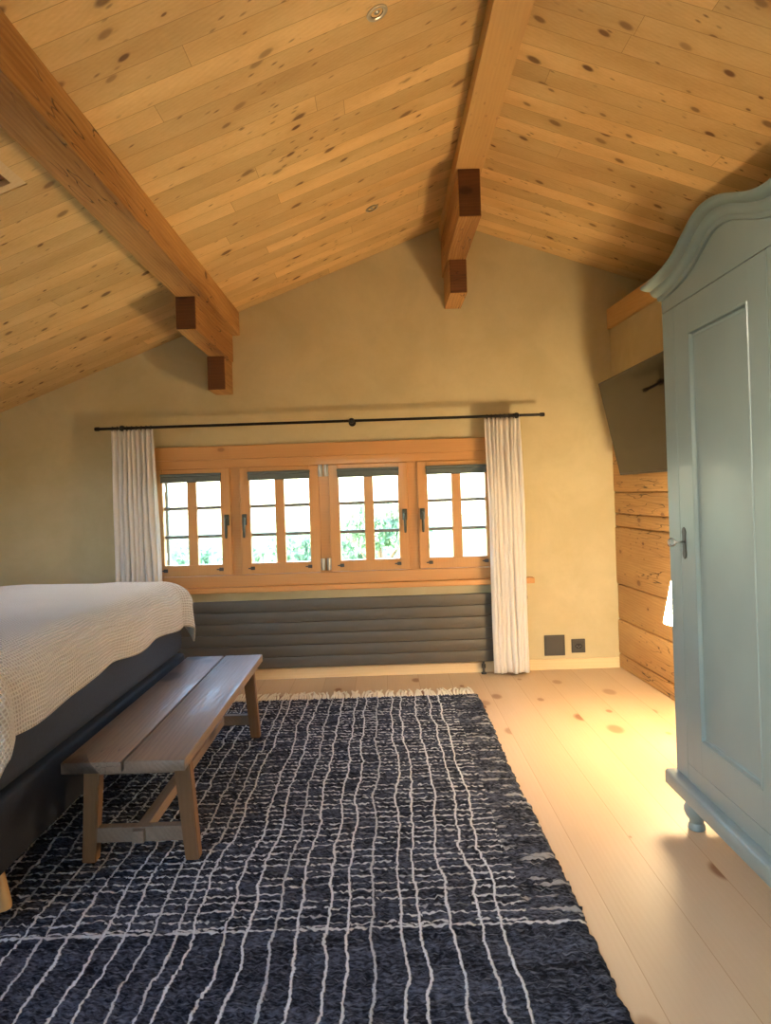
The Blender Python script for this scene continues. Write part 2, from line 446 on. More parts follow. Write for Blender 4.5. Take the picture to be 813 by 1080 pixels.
def ring_(X0, X1, Y0, Y1, w, d0, d1, bm):
    on_slope(X0, X1, Y1-w, Y1, d0, d1, bm); on_slope(X0, X1, Y0, Y0+w, d0, d1, bm)
    on_slope(X0, X0+w, Y0+w, Y1-w, d0, d1, bm); on_slope(X1-w, X1, Y0+w, Y1-w, d0, d1, bm)
for n_, (X0, X1, Y0, Y1) in zip(('window_2', 'added_window_4', 'added_window_5'), HOLES):  # last two are out of view, added to light the rug and bed
    q = .042 if n_ == 'window_2' else .03
    bm = BM(); ring_(X0+.003, X1-.003, Y0+.003, Y1-.003, q, .004 if n_ == 'window_2' else -.01, RT+.02, bm)
    w2 = struct(n_, bm, M['base'])
    bm = BM(); ring_(X0+q, X1-q, Y0+q, Y1-q, .055, RT-.05, RT+.02, bm); sash = obj('sash', bm, M['window'], w2)
    bm = BM(); on_slope(X0+q+.055, X1-q-.055, Y0+q+.055, Y1-q-.055, RT-.02, RT-.012, bm); obj('glass', bm, M['glass'], sash)
    if n_ == 'window_2':
        bm = BM(); on_slope(X0+q, X1-q, Y0+q, Y1-q, .030, .042, bm); o = obj('blackout_blind', bm, M['brown_blind'], w2)
        o['label'] = 'closed reddish brown blind'
# rear window, unseen, added to let daylight onto the near rug
bm = BM(); a, b, c, d = RW
for bx in ((a, a+.07, c, d), (b-.07, b, c, d), (a+.07, b-.07, c, c+.07), (a+.07, b-.07, d-.07, d), ((a+b)/2-.04, (a+b)/2+.04, c+.07, d-.07)):
    box(bm, bx[0], bx[1], YN-.12, YN-.04, bx[2], bx[3], .004)
w3 = struct('added_window_3', bm, M['window_v'])
bm = BM(); box(bm, a+.07, b-.07, YN-.085, YN-.078, c+.07, d-.07); obj('glass', bm, M['glass'], w3)

# skirting
bm = BM(); box(bm, XL, 1.795, D-.018, D, 0, .082, .004); struct('baseboard_far', bm, M['base'])

# log partition on the right
def lx(y): return 1.80 + .05*(D-y)
def skew(bm):
    for v in bm.verts: v.co.x += .05*(D-v.co.y)
bm = BM(); zs = [0, .112, .376, .648, 1.09, 1.19, 1.355, 1.77]
for i, (z0, z1) in enumerate(zip(zs, zs[1:])):
    o = random.uniform(-.006, .006)
    vs = box(bm, 1.80+o, 1.93, YN, D, z0+.003, z1-.003, .012, 3)
box(bm, 1.83, 1.93, YN, D, 0, 1.77)
skew(bm); wr = struct('wall_right', bm, M['log'], auto=40)
bm = BM(); box(bm, 1.808, 1.93, YN, D, 1.77, 2.612); skew(bm); struct('wall_upper', bm, M['plaster'])
bm = BM(); box(bm, 1.785, 1.95, YN, D, 2.612, 2.768, .008); skew(bm); struct('trim_2', bm, M['ridge'])

# ------------------------------------------------------------------ main window
CXW = -.44
bm = BM()
box(bm, -1.83, .95, D-.035, D+.10, 1.705, 1.81, .006)
box(bm, -1.83, .95, D-.018, D+.10, 1.64, 1.707, .004)
box(bm, -1.83, .95, D-.03, D+.10, .723, .812, .006)
for x0, x1 in ((-1.83, -1.745), (-1.172, -1.078), (-.488, -.392), (.195, .292), (.866, .95)):
    box(bm, x0, x1, D-.008, D+.10, .80, 1.65, .004)
win = struct('window_1', bm, M['window'])
sashes = [(-1.757, -1.160, 1), (-1.088, -.478, -1), (-.402, .207, 1), (.280, .878, -1)]
for (x0, x1, side) in sashes:
    z0, z1 = .815, 1.64; st = .078; y0, y1 = D-.035, D+.03
    bm = BM()
    box(bm, x0, x0+st, y0, y1, z0, z1, .006); box(bm, x1-st, x1, y0, y1, z0, z1, .006)
    box(bm, x0+st-.004, x1-st+.004, y0+.002, y1, z0, z0+.085, .006); box(bm, x0+st-.004, x1-st+.004, y0+.002, y1, z1-.075, z1, .006)
    xm = (x0+x1)/2
    box(bm, xm-.036, xm+.036, y0+.008, y1, z0+.08, z1-.07, .005)
    sh = obj('sash', bm, M['window_v'], win)
    bm = BM()
    for zz in (1.117, 1.337):
        box(bm, x0+st-.002, xm-.034, y0+.03, y1-.004, zz-.012, zz+.012, .003)
        box(bm, xm+.034, x1-st+.002, y0+.03, y1-.004, zz-.012, zz+.012, .003)
    obj('glazing_bar', bm, M['muntin'], sh)
    bm = BM(); box(bm, x0+st-.002, x1-st+.002, D+.008, D+.013, z0+.083, z1-.073); obj('glass', bm, M['glass'], sh)
    bm = BM(); box(bm, x0+st-.012, x1-st+.012, y0-.022, y0+.004, 1.583, 1.604, .004)
    box(bm, x0+st-.010, x1-st+.010, y0-.018, y0+.003, 1.545, 1.5832, .004)
    box(bm, x0+st-.008, x1-st+.008, y0-.020, y0+.003, 1.537, 1.548, .003)
    obj('pleated_blind', bm, M['blind'], sh)
    hx = x1-.032 if side > 0 else x0+.032
    bm = BM(); R90 = Matrix.Rotation(PI/2, 4, 'X')
    box(bm, hx-.019, hx+.019, y0-.010, y0+.001, 1.195, 1.28, .005)
    lathe(bm, [(0, 0), (.010, 0), (.010, .04), (0, .04)], 12, Matrix.Translation((hx, y0-.002, 1.245)) @ R90)
    tube(bm, [(hx, y0-.04, 1.25), (hx, y0-.045, 1.22), (hx, y0-.045, 1.12), (hx, y0-.043, 1.10)], [.012, .012, .011, .008], 10)
    obj('handle', bm, M['handle'], sh, auto=40)
    for lx_ in (x0+.085, x1-.085):
        bm = BM(); box(bm, lx_-.016, lx_+.016, y0-.012, y0+.003, z0+.035, z0+.06, .003)
        box(bm, lx_-.034*(1 if lx_ < xm else -.2), lx_-.01+.03*(0 if lx_ < xm else 0), y0-.016, y0-.008, z0+.043, z0+.052, .002) if lx_ < xm else \
            box(bm, lx_-.034, lx_-.01, y0-.016, y0-.008, z0+.043, z0+.052, .002)
        obj('latch', bm, M['plate'], sh)
for zc in (1.595, .875):
    for xc in (-.463, -.417):
        bm = BM(); box(bm, xc-.016, xc+.016, D-.044, D-.03, zc-.045, zc+.045, .003)
        tube(bm, [(xc, D-.047, zc-.045), (xc, D-.047, zc+.045)], .008, 10)
        obj('hinge', bm, M['grey_metal'], win, auto=40)
bm = BM(); box(bm, -2.03, 1.148, D-.085, D, .682, .724, .006); struct('trim_1', bm, M['window'])

# folded shutter outside, seen edge-on through the leftmost pane
sh = thing('window_shutter', 'grey outside shutter seen edge-on through the leftmost window pane', 'shutter', (-1.74, D+.26, .8))
bm = BM(); box(bm, -1.755, -1.722, D+.235, D+.30, .78, 1.66, .004); obj('shutter_panel', bm, M['muntin'], sh)
for zc in (.95, 1.5):
    bm = BM(); box(bm, -1.78, -1.735, D+.215, D+.25, zc-.03, zc+.03, .004); obj('hinge', bm, M['grey_metal'], sh)

# ------------------------------------------------------------------ beams and corbels
HEWN = 1.0
def beam(label, xa, xb, zb, ztop, c1, c2, mat, cmat):
    r = thing('ceiling_beam', label, 'beam', ((xa+xb)/2, D, zb))
    bm = BM()
    n = 60
    ys = np.linspace(YN, D, n+1)
    rings = []
    for y in ys:                                             # slightly irregular hewn edges
        j = [(mnoise.noise(Vector((y*1.7, k*9.1, xa)))*.008+mnoise.noise(Vector((y*7, k*9.1, xa)))*.006)*HEWN for k in range(4)]
        rings.append([bm.verts.new(p) for p in ((xa+j[0], y, zb+j[1]*.6), (xb+j[2], y, zb+j[3]*.6), (xb, y, cz(xb)+.03), (xa, y, cz(xa)+.03))])
    for p, q in zip(rings, rings[1:]):
        for k in range(4): bm.faces.new((p[k], p[(k+1) % 4], q[(k+1) % 4], q[k]))
    bm.faces.new(rings[0]); bm.faces.new(rings[-1][::-1])
    obj('beam', bm, mat, r)
    for (x0, x1, y0, z0, z1) in (c1, c2):
        bm = BM(); box(bm, x0, x1, y0, D, z0, z1, .006, 2)
        o = obj('corbel', bm, cmat, r)
        bm = BM(); box(bm, x0+.004, x1-.004, y0-.004, y0+.01, z0+.004, z1-.003, .003)
        e = obj('end_face', bm, M['endgrain'], o); e['label'] = 'dark brown sawn end of the corbel'
    return r
HEWN = .25
beam('light pine ridge beam under the peak of the ceiling', .512, .676, 3.343, 3.45,
     (.523, .660, 4.29, 3.053, 3.345), (.536, .662, 5.07, 2.812, 3.055), M['ridge'], M['beam'])
HEWN = 1.3
beam('rough hewn brown beam along the left ceiling slope', -1.228, -1.056, 2.661, 2.84,
     (-1.236, -1.108, 4.40, 2.455, 2.663), (-1.252, -1.118, 5.24, 2.205, 2.457), M['beam'], M['beam'])

# ------------------------------------------------------------------ recessed spots
def spot(label, x, y, group):
    r = thing('recessed_spotlight', label, 'light', (x, y, cz(x)), group)
    Mx = Matrix.Translation((x, y, cz(x)-.001)) @ Matrix.Rotation(-math.atan(SL), 4, 'Y')
    bm = BM(); lathe(bm, [(.026, .006), (.027, -.003), (.034, -.006), (.043, -.004), (.044, .002)], 28, Mx); obj('ring', bm, M['grey_metal'], r, auto=40)
    bm = BM(); lathe(bm, [(.027, -.001), (.022, .003), (.019, .0035), (.014, .004)], 24, Mx); obj('baffle', bm, M['tv'], r, auto=40)
    bm = BM(); lathe(bm, [(.016, .0035), (.010, -.001), (0, -.003)], 20, Mx); obj('lens', bm, M['lamp_glass'], r, True)
    return r
s1 = spot('round recessed ceiling spotlight at the top edge, the nearer of two', .045, 2.757, 'recessed spotlights in the left slope')
copy_tree(s1, (.0, 4.60, cz(.0)), 'small round recessed ceiling spotlight nearer the window wall')

# ------------------------------------------------------------------ curtain rod and curtains
RY, RZd = 5.345, 1.957
r = thing('curtain_rod', 'thin black iron curtain rod above the row of windows', 'curtain rod', (-.44, RY, RZd))
bm = BM(); tube(bm, [(-2.10, RY, RZd), (1.21, RY, RZd)], .0105, 14); obj('rod', bm, M['black_metal'], r, auto=40)
for xe, sg in ((-2.10, -1), (1.21, 1)):
    bm = BM(); lathe(bm, [(0, 0), (.013, 0), (.015, .004), (.015, .03), (.012, .036), (0, .037)], 16,
                     Matrix.Translation((xe, RY, RZd)) @ Matrix.Rotation(sg*PI/2, 4, 'Y'))
    obj('finial', bm, M['black_metal'], r, auto=40)
for xb in (-1.93, -.205, 1.035):
    bm = BM()
    tube(bm, [(xb, RY, RZd), (xb, D-.004, RZd)], .008, 10)
    lathe(bm, [(0, 0), (.028, 0), (.028, .006), (.010, .01), (0, .01)], 20, Matrix.Translation((xb, D, RZd)) @ Matrix.Rotation(PI/2, 4, 'X'))
    lathe(bm, [(0, -.022), (.016, -.019), (.022, -.008), (.022, .008), (.016, .019), (0, .022)], 18, Matrix.Translation((xb, RY, RZd)) @ Matrix.Rotation(PI/2, 4, 'X'))
    obj('bracket', bm, M['black_metal'], r, auto=40)

def curtain(label, xa, xb, ba, bb, ztop, zbot, folds, seed):
    r = thing('curtain', label, 'curtain', ((xa+xb)/2, RY, zbot), 'white linen curtains at the window')
    nx, nz = 150, 60
    rr = random.Random(seed); ph = [rr.uniform(0, 6.28) for _ in range(6)]
    V, F = [], []
    for j in range(nz+1):
        t = j/nz; z = ztop + (zbot-ztop)*t
        A, B = xa+(ba-xa)*t, xb+(bb-xb)*t
        amp = .018 + .022*min(1, t*4)
        for i in range(nx+1):
            s = i/nx
            sw = s + .018*math.sin(2*PI*s*1.5+ph[0]+t*1.1) + .008*math.sin(2*PI*s*3+ph[1]-t*2)
            f = math.sin(2*PI*folds*sw)
            f = math.copysign(abs(f)**.75, f)
            y = RY + .006 + amp*f*(.8+.3*math.sin(2*PI*s*2.3+ph[2])) + .008*math.sin(t*5+ph[3]+s*9)*t
            x = A + (B-A)*s + .010*math.cos(2*PI*folds*sw)*min(1, t*3) + .004*math.sin(t*7+ph[4]+s*14)
            V.append((x, min(y, RY+.042), z + (.004*math.sin(s*19+ph[5]) if j == nz else 0)))
    for j in range(nz):
        for i in range(nx):
            a = j*(nx+1)+i; F.append((a, a+1, a+nx+2, a+nx+1))
    me = bpy.data.meshes.new('cloth'); me.from_pydata(V, [], F)
    o = link_mesh('cloth', me, M['linen'], r, True)
    md = o.modifiers.new('thick', 'SOLIDIFY'); md.thickness = .0025; md.offset = 0
    for k in range(folds):
        xr = xa + (xb-xa)*(k+.5)/folds
        bm = BM(); pts = [(xr, RY+.017*math.cos(q_), RZd+.017*math.sin(q_)-.003) for q_ in np.linspace(0, 2*PI, 17)]
        tube(bm, pts, .0025, 6, False); obj('ring', bm, M['black_metal'], r, True)
curtain('white linen curtain gathered left of the windows, behind the bed', -2.02, -1.695, -2.03, -1.655, 1.944, .03, 9, 3)
curtain('white linen curtain gathered right of the windows, reaching the floor', .795, 1.062, .80, 1.07, 1.944, .028, 8, 5)

# ------------------------------------------------------------------ radiator
r = thing('radiator', 'low wide dark grey panel radiator under the window sill', 'radiator', (-.44, D-.06, .098))
hh = (.618-.098)/6
for i in range(6):
    z0 = .098 + hh*i
    bm = BM(); box(bm, -1.93, 1.04, D-.085, D-.045, z0+.0015, z0+hh-.0015, .003, 2); obj('panel', bm, M['radiator'], r, auto=40)
for x in (-1.8, -.9, 0, .9):
    bm = BM(); box(bm, x-.03, x+.03, D-.05, D-.001, .14, .58, .003); obj('wall_bracket', bm, M['radiator'], r)
bm = BM(); lathe(bm, [(0, 0), (.012, 0), (.014, .008), (.019, .012), (.019, .045), (.015, .05), (0, .05)], 18, Matrix.Translation((1.038, D-.065, .575)) @ Matrix.Rotation(PI/2, 4, 'Y'))
obj('valve', bm, M['plate'], r, auto=40)
bm = BM(); tube(bm, [(.74, D-.06, .10), (.74, D-.06, .0)], .009, 10); lathe(bm, [(0, 0), (.02, 0), (.02, .01), (0, .012)], 14, Matrix.Translation((.74, D-.06, 0)))
lathe(bm, [(0, 0), (.015, 0), (.015, .03), (0, .03)], 14, Matrix.Translation((.74, D-.06, .045)))
obj('pipe', bm, M['iron'], r, auto=40)

# ------------------------------------------------------------------ wall plates
pl = thing('wall_plate', 'plain square dark grey cover plate low on the wall beside the curtain', 'wall plate', (1.30, D, .187))
bm = BM(); box(bm, 1.221, 1.379, D-.012, D, .108, .266, .003); obj('frame', bm, M['plate'], pl)
bm = BM(); box(bm, 1.229, 1.371, D-.016, D-.006, .116, .258, .004); obj('cover', bm, M['plate'], pl)
so = thing('power_socket', 'small dark grey power socket low on the wall by the corner', 'socket', (1.483, D, .178))
bm = BM(); box(bm, 1.430, 1.536, D-.012, D, .125, .231, .003); obj('frame', bm, M['plate'], so)
bm = BM(); box(bm, 1.442, 1.524, D-.015, D-.008, .137, .219, .003); fc = obj('faceplate', bm, M['plate'], so)
bm = BM()
hexp = [(1.483+.03*math.cos(k*PI/3), .178+.023*math.sin(k*PI/3)) for k in range(6)]
prism(bm, hexp, D-.0165, D-.010); obj('socket_recess', bm, M['plate_dark'], fc)
bm = BM()
for dx, dz in ((-.013, 0), (.013, 0), (0, -.008)):
    lathe(bm, [(0, 0), (.004, 0), (.004, .002), (0, .002)], 10, Matrix.Translation((1.483+dx, D-.0155, .178+dz)) @ Matrix.Rotation(PI/2, 4, 'X'))
obj('contact', bm, M['dark_steel'], fc)

# ------------------------------------------------------------------ television
tv = thing('television', 'black flat television tilted down on the right log wall', 'television', (1.67, 4.545, 1.477))
bot, top_ = Vector((1.735, 0, 1.477)), Vector((1.598, 0, 2.147))
zv = (top_-bot).normalized(); nv = Vector((-zv.z, 0, zv.x)); H = (top_-bot).length
Wt = 1.225; yc = 4.545
# local frame: x = normal out of the screen, y = along the wall, z = up the screen
TM = Matrix((( nv.x, 0, zv.x, bot.x), (0, 1, 0, yc), (nv.z, 0, zv.z, bot.z), (0, 0, 0, 1)))
bm = BM(); box(bm, -.035, 0, -Wt/2, Wt/2, 0, H, .004, 2, TM); box(bm, -.062, -.03, -Wt/2+.2, Wt/2-.2, .08, H-.2, .01, 2, TM); obj('casing', bm, M['tv'], tv)
bm = BM(); box(bm, -.003, .0012, -Wt/2+.008, Wt/2-.008, .016, H-.008, 0, 2, TM); obj('screen', bm, M['screen'], tv)
bm = BM()
for dy in (-.2, .2): box(bm, -.085, -.055, dy-.02, dy+.02, .12, .55, .003, 2, TM)
box(bm, 1.80, lx(yc)+.006, yc-.3, yc+.3, 1.72, 1.90, .004)
hexa(bm, [(1.72, yc-.03, 1.70), (1.86, yc-.03, 1.74), (1.86, yc+.03, 1.74), (1.72, yc+.03, 1.70), (1.70, yc-.03, 1.80), (1.86, yc-.03, 1.80), (1.86, yc+.03, 1.80), (1.70, yc+.03, 1.80)])
obj('wall_mount', bm, M['iron'], tv)

# ------------------------------------------------------------------ wardrobe
WF, WB = 1.20, 1.74; YA, YB = 1.10, 2.98; YC = 2.04
wd = thing('wardrobe', 'large pale grey green painted wardrobe with a curved cornice on the right', 'wardrobe', (1.47, YC, 0))
prof = [(0, 2.264), (.05, 2.267), (.10, 2.278), (.16, 2.298), (.22, 2.322), (.28, 2.345), (.34, 2.361), (.40, 2.369), (.45, 2.368),
        (.50, 2.358), (.55, 2.338), (.60, 2.314), (.65, 2.290), (.70, 2.273), (.76, 2.261), (.83, 2.253), (.94, 2.249)]
def cor(y):
    d = abs(y-YC)
    for (a, za), (b, zb_) in zip(prof, prof[1:]):
        if d <= b: return za + (zb_-za)*(d-a)/(b-a)
    return prof[-1][1]
ysm = np.linspace(YA, YB, 121)
zc_raw = np.array([cor(y) for y in ysm])
k5 = np.ones(5)/5; zsm = np.convolve(np.pad(zc_raw, 2, mode='edge'), k5, 'valid')
# carcass: sides, back, bottom and the curved frieze board
bm = BM()
box(bm, WF+.02, WB, YB-.022, YB, .135, 2.17, .003); box(bm, WF+.02, WB, YA, YA+.022, .135, 2.17, .003)
box(bm, WB-.015, WB, YA+.02, YB-.02, .135, 2.17); box(bm, WF+.02, WB, YA+.02, YB-.02, .18, .20); box(bm, WF+.02, WB, YA+.02, YB-.02, 2.15, 2.17)
box(bm, WF, WF+.024, 2.866, YB, .135, 2.113, .003); box(bm, WF, WF+.024, YA, 1.226, .135, 2.113, .003)   # outer stiles
box(bm, WF, WF+.024, 1.227, 2.865, .135, .276, .002)                                               # rail under the doors
fr = []
for y, z in zip(ysm, zsm): fr.append((y, z-.03))
f0 = [bm.verts.new((WF, y, 2.114)) for y, z in fr]; f1 = [bm.verts.new((WF, y, z)) for y, z in fr]
b0 = [bm.verts.new((WF+.024, y, 2.114)) for y, z in fr]; b1 = [bm.verts.new((WF+.024, y, z)) for y, z in fr]
for i in range(len(fr)-1):
    bm.faces.new((f0[i], f0[i+1], f1[i+1], f1[i])); bm.faces.new((b0[i], b1[i], b1[i+1], b0[i+1]))
    bm.faces.new((f0[i], b0[i], b0[i+1], f0[i+1])); bm.faces.new((f1[i], f1[i+1], b1[i+1], b1[i]))
bm.faces.new((f0[0], f1[0], b1[0], b0[0])); bm.faces.new((f0[-1], b0[-1], b1[-1], f1[-1]))
obj('carcass', bm, M['paint'], wd)
# cornice: stepped moulding swept along the curve, with returns on both ends
mp = [(.0, -.082), (-.010, -.080), (-.013, -.070), (-.013, -.064), (-.024, -.058), (-.032, -.046), (-.034, -.036), (-.034, -.032), (-.048, -.027),
      (-.060, -.017), (-.064, -.010), (-.064, -.003), (-.060, .0), (.024, .0), (.024, -.082)]
bm = BM(); rings = []
path = [(WB, YB, zsm[-1], 0)] + [(WF, YB, zsm[-1], 1)] + [(WF, y, z, 2) for y, z in list(zip(ysm, zsm))[::-1][1:-1]] + [(WF, YA, zsm[0], 3), (WB, YA, zsm[0], 4)]
for (x, y, z, k) in path:
    ring = []
    for ox, oz in mp:
        if k == 0: p = (x, y-ox, z+oz)
        elif k == 1: p = (x+ox, y-ox, z+oz)
        elif k == 2:
            sl = (np.interp(y+.01, ysm, zsm)-np.interp(y-.01, ysm, zsm))/.02; nl = math.hypot(1, sl)
            p = (x+ox, y-oz*sl/nl, z+oz/nl)
        elif k == 3: p = (x+ox, y+ox, z+oz)
        else: p = (x, y+ox, z+oz)
        ring.append(bm.verts.new(p))
    rings.append(ring)
for a, b in zip(rings, rings[1:]):
    for k in range(len(mp)):
        j = (k+1) % len(mp); bm.faces.new((a[k], a[j], b[j], b[k]))
bm.faces.new(rings[0]); bm.faces.new(rings[-1][::-1])
obj('cornice', bm, M['paint'], wd, auto=50)
bm = BM()
pp = [(0, .135), (-.03, .135), (-.036, .142), (-.036, .188), (-.030, .200), (-.018, .206), (0, .208)]
pr = []
for (x, y, kx, ky) in ((WB, YB, 0, 1), (WF, YB, 1, 1), (WF, YA, 1, -1), (WB, YA, 0, -1)):
    pr.append([bm.verts.new((x+o*kx, y-o*ky, z)) for o, z in pp])
for a, b in zip(pr, pr[1:]):
    for k in range(len(pp)-1): bm.faces.new((a[k], a[k+1], b[k+1], b[k]))
    bm.faces.new((a[-1], a[0], b[0], b[-1]))
bm.faces.new(pr[0]); bm.faces.new(pr[-1][::-1])
obj('plinth', bm, M['paint'], wd, auto=50)
for fx, fy in ((1.235, 2.885), (1.235, 1.195), (1.69, 2.885), (1.69, 1.195)):
    bm = BM(); lathe(bm, [(0, 0), (.030, 0), (.034, .004), (.032, .020), (.026, .028), (.028, .036), (.030, .042), (.040, .055), (.047, .075), (.047, .09), (.040, .105), (.032, .112), (.032, .136), (0, .136)], 28,
                     Matrix.Translation((fx, fy, 0)))
    obj('foot', bm, M['paint'], wd, auto=50)
def door(y0, y1, p0, p1, name='door'):
    z0, z1, pz0, pz1 = .279, 2.111, .403, 1.985; t = .024; xf = WF-.002
    bm = BM(); b = .0025
    box(bm, xf, xf+t, y0, p0, z0, z1, b); box(bm, xf, xf+t, p1, y1, z0, z1, b)
    box(bm, xf+.0002, xf+t, p0-.003, p1+.003, z0, pz0, b); box(bm, xf+.0002, xf+t, p0-.003, p1+.003, pz1, z1, b)
    d = obj(name, bm, M['paint'], wd)
    bm = BM()                                                     # sunk panel with a bevelled moulding round it
    A = [(y, z) for y, z in ((p0, pz0), (p1, pz0), (p1, pz1), (p0, pz1))]
    def rect(off, x): return [bm.verts.new((x, y+(off if y == p0 else -off), z+(off if z == pz0 else -off))) for y, z in A]
    rg = [rect(-.001, xf+.001), rect(.003, xf-.003), rect(.009, xf-.002), rect(.013, xf+.010), rect(.022, xf+.013), rect(.026, xf+.012)]
    for a, c in zip(rg, rg[1:]):
        for k in range(4): bm.faces.new((a[k], a[(k+1) % 4], c[(k+1) % 4], c[k]))
    bm.faces.new(rg[-1]); obj('panel', bm, M['paint'], d)
    return d
dA = door(2.173, 2.862, 2.29, 2.733); dC = door(1.230, 2.169, 1.36, 2.05)
bm = BM(); ly, lz = 2.825, 1.165                                 # escutcheon and key on the far stile
ol = [(-.012, -.055), (-.016, -.045), (-.013, -.03), (-.014, .03), (-.017, .045), (-.011, .058), (0, .064), (.011, .058), (.017, .045), (.014, .03), (.013, -.03), (.016, -.045), (.012, -.055), (0, -.062)]
a = [bm.verts.new((WF-.0055, ly-dy*1.0, lz+dz)) for dy, dz in ol]; b = [bm.verts.new((WF+.0, ly-dy*1.0, lz+dz)) for dy, dz in ol]
bm.faces.new(a); bm.faces.new(b[::-1])
for i in range(len(ol)): bm.faces.new((a[i], b[i], b[(i+1) % len(ol)], a[(i+1) % len(ol)]))
o = obj('lock_plate', bm, M['iron'], dA); o['label'] = 'dark iron keyhole plate'
bm = BM(); kx = WF-.003
tube(bm, [(kx, ly, lz+.005), (kx-.04, ly, lz+.005)], .004, 10)
tube(bm, [(kx-.050+.014*math.cos(q_), ly+.003*math.sin(q_), lz+.005+.014*math.sin(q_)) for q_ in np.linspace(0, 2*PI, 21)], .0032, 8, False)
o = obj('key', bm, M['grey_metal'], dA, True); o['label'] = 'old metal key in the lock'

# ------------------------------------------------------------------ rug
rg = thing('rug', 'shaggy dark navy rug with wobbly white grid lines', 'rug', (RUG_C[0], RUG_C[1], 0))
nx, ny = 230, 360
xs = np.linspace(RUG_X0, RUG_X1, nx+1); ys = np.linspace(RUG_Y0, RUG_Y1, ny+1)
V = []
er = np.convolve(rng.normal(0, .006, ny+1+8), np.ones(3)/3, 'same')[:ny+1] + .012*np.sin(ys*3.1)*.5
hz = rng.normal(0, .0038, (ny+1, nx+1))
for j, y in enumerate(ys):
    for i, x in enumerate(xs):
        e = min(i, nx-i, j, ny-j)
        h = .0185 + min(hz[j, i], .0045) - (0.012 if e == 0 else (.004 if e == 1 else 0))
        xx = x + (er[j] if i > nx-3 else 0) + rng.normal(0, .0012)
        V.append((xx, y + (rng.normal(0, .004) if j > ny-2 else 0), max(h, .005)))
F = [(j*(nx+1)+i, j*(nx+1)+i+1, (j+1)*(nx+1)+i+1, (j+1)*(nx+1)+i) for j in range(ny) for i in range(nx)]
bd = [(0*(nx+1)+i) for i in range(nx+1)] + [j*(nx+1)+nx for j in range(1, ny+1)] + [ny*(nx+1)+i for i in range(nx-1, -1, -1)] + [j*(nx+1) for j in range(ny-1, 0, -1)]
n0 = len(V)
for k in bd: V.append((V[k][0], V[k][1], .0005))
for k in range(len(bd)):
    k2 = (k+1) % len(bd); F.append((bd[k2], bd[k], n0+k, n0+k2))
me = bpy.data.meshes.new('pile'); me.from_pydata(V, [], F); link_mesh('pile', me, M['rug'], rg, True)
bm = BM()
x = RUG_X0+.02
while x < RUG_X1-.01:
    L = random.uniform(.16, .20); a = random.uniform(-.035, .035); b = a + random.uniform(-.025, .025)
    tube(bm, [(x, RUG_Y1-.03, .016), (x+a*.3, RUG_Y1+L*.35, .014), (x+a, RUG_Y1+L*.7, .007), (x+b, RUG_Y1+L, .004)], [.008, .0075, .0065, .005], 6)
    x += random.uniform(.014, .021)
o = obj('fringe', bm, M['fringe'], rg, True); o['kind'] = 'stuff'; o['label'] = 'cream knotted wool fringe'

# ------------------------------------------------------------------ bench
FZ = .0235
bn = thing('bench', 'low weathered wooden bench at the foot of the bed', 'bench', (-.973, 3.43, FZ))
y0, y1 = 2.588, 4.284; zt = .458
for xa, xb in ((-1.200, -.979), (-.970, -.747)):
    bm = BM(); box(bm, xa, xb, y0, y1, zt-.042, zt, .004, 2); obj('seat_board', bm, M['bench'], bn, auto=40)
for yl, s in ((2.745, 1), (4.105, -1)):
    for xt, xf in ((-.800, -.768), (-1.140, -1.165)):
        bm = BM(); hw, hd = .031, .026
        hexa(bm, [(xf-hw*.85, yl-hd, FZ), (xf+hw*.85, yl-hd, FZ), (xf+hw*.85, yl+hd, FZ), (xf-hw*.85, yl+hd, FZ),
                  (xt-hw, yl-hd, zt-.042), (xt+hw, yl-hd, zt-.042), (xt+hw, yl+hd, zt-.042), (xt-hw, yl+hd, zt-.042)], .004)
        obj('leg', bm, M['bench_leg'], bn, auto=40)
    bm = BM(); box(bm, -1.135, -.795, yl-.02, yl+.02, .098, .155, .003); obj('cross_rail', bm, M['bench'], bn)
    bm = BM(); box(bm, -1.115, -.82, yl-.02, yl+.02, zt-.10, zt-.042, .003); obj('top_rail', bm, M['bench'], bn)
bm = BM(); box(bm, -.99, -.945, 2.700, 4.15, .103, .150, .003); obj('stretcher', bm, M['bench'], bn)
for xa in (-.812, -1.155):
    bm = BM(); box(bm, xa-.012, xa+.012, 2.77, 4.08, zt-.095, zt-.042, .003); obj('apron', bm, M['bench'], bn)

# ------------------------------------------------------------------ bed
BX, BY0, BY1 = -1.262, 2.20, 4.44; BH = -3.42
bd_ = thing('bed', 'wide upholstered navy box spring bed beside the bench', 'bed', (-2.35, 3.415, FZ))
bm = BM(); box(bm, BH, BX+.005, BY0, BY1, .21, .452, .018, 3); obj('base', bm, M['base_fabric'], bd_, auto=50)
bm = BM(); box(bm, BH, BX, BY0+.005, BY1-.005, .458, .80, .05, 5); obj('mattress', bm, M['navy'], bd_, auto=50)
bm = BM(); box(bm, BH-.10, BH-.005, BY0-.02, BY1+.02, .21, 1.15, .03, 3); obj('headboard', bm, M['navy'], bd_, auto=50)
for fx, fy, sx, sy in ((-1.345, 2.44, 1, -1), (-1.345, 4.39, 1, 1), (-3.30, 2.44, -1, -1), (-3.30, 4.39, -1, 1)):
    bm = BM(); tube(bm, [(fx, fy, FZ), (fx, fy, FZ+.008), (fx-sx*.03, fy-sy*.015, .10), (fx-sx*.075, fy-sy*.035, .215)], [.030, .0305, .035, .042], 20)
    obj('leg', bm, M['bed_leg'], bd_, auto=50)

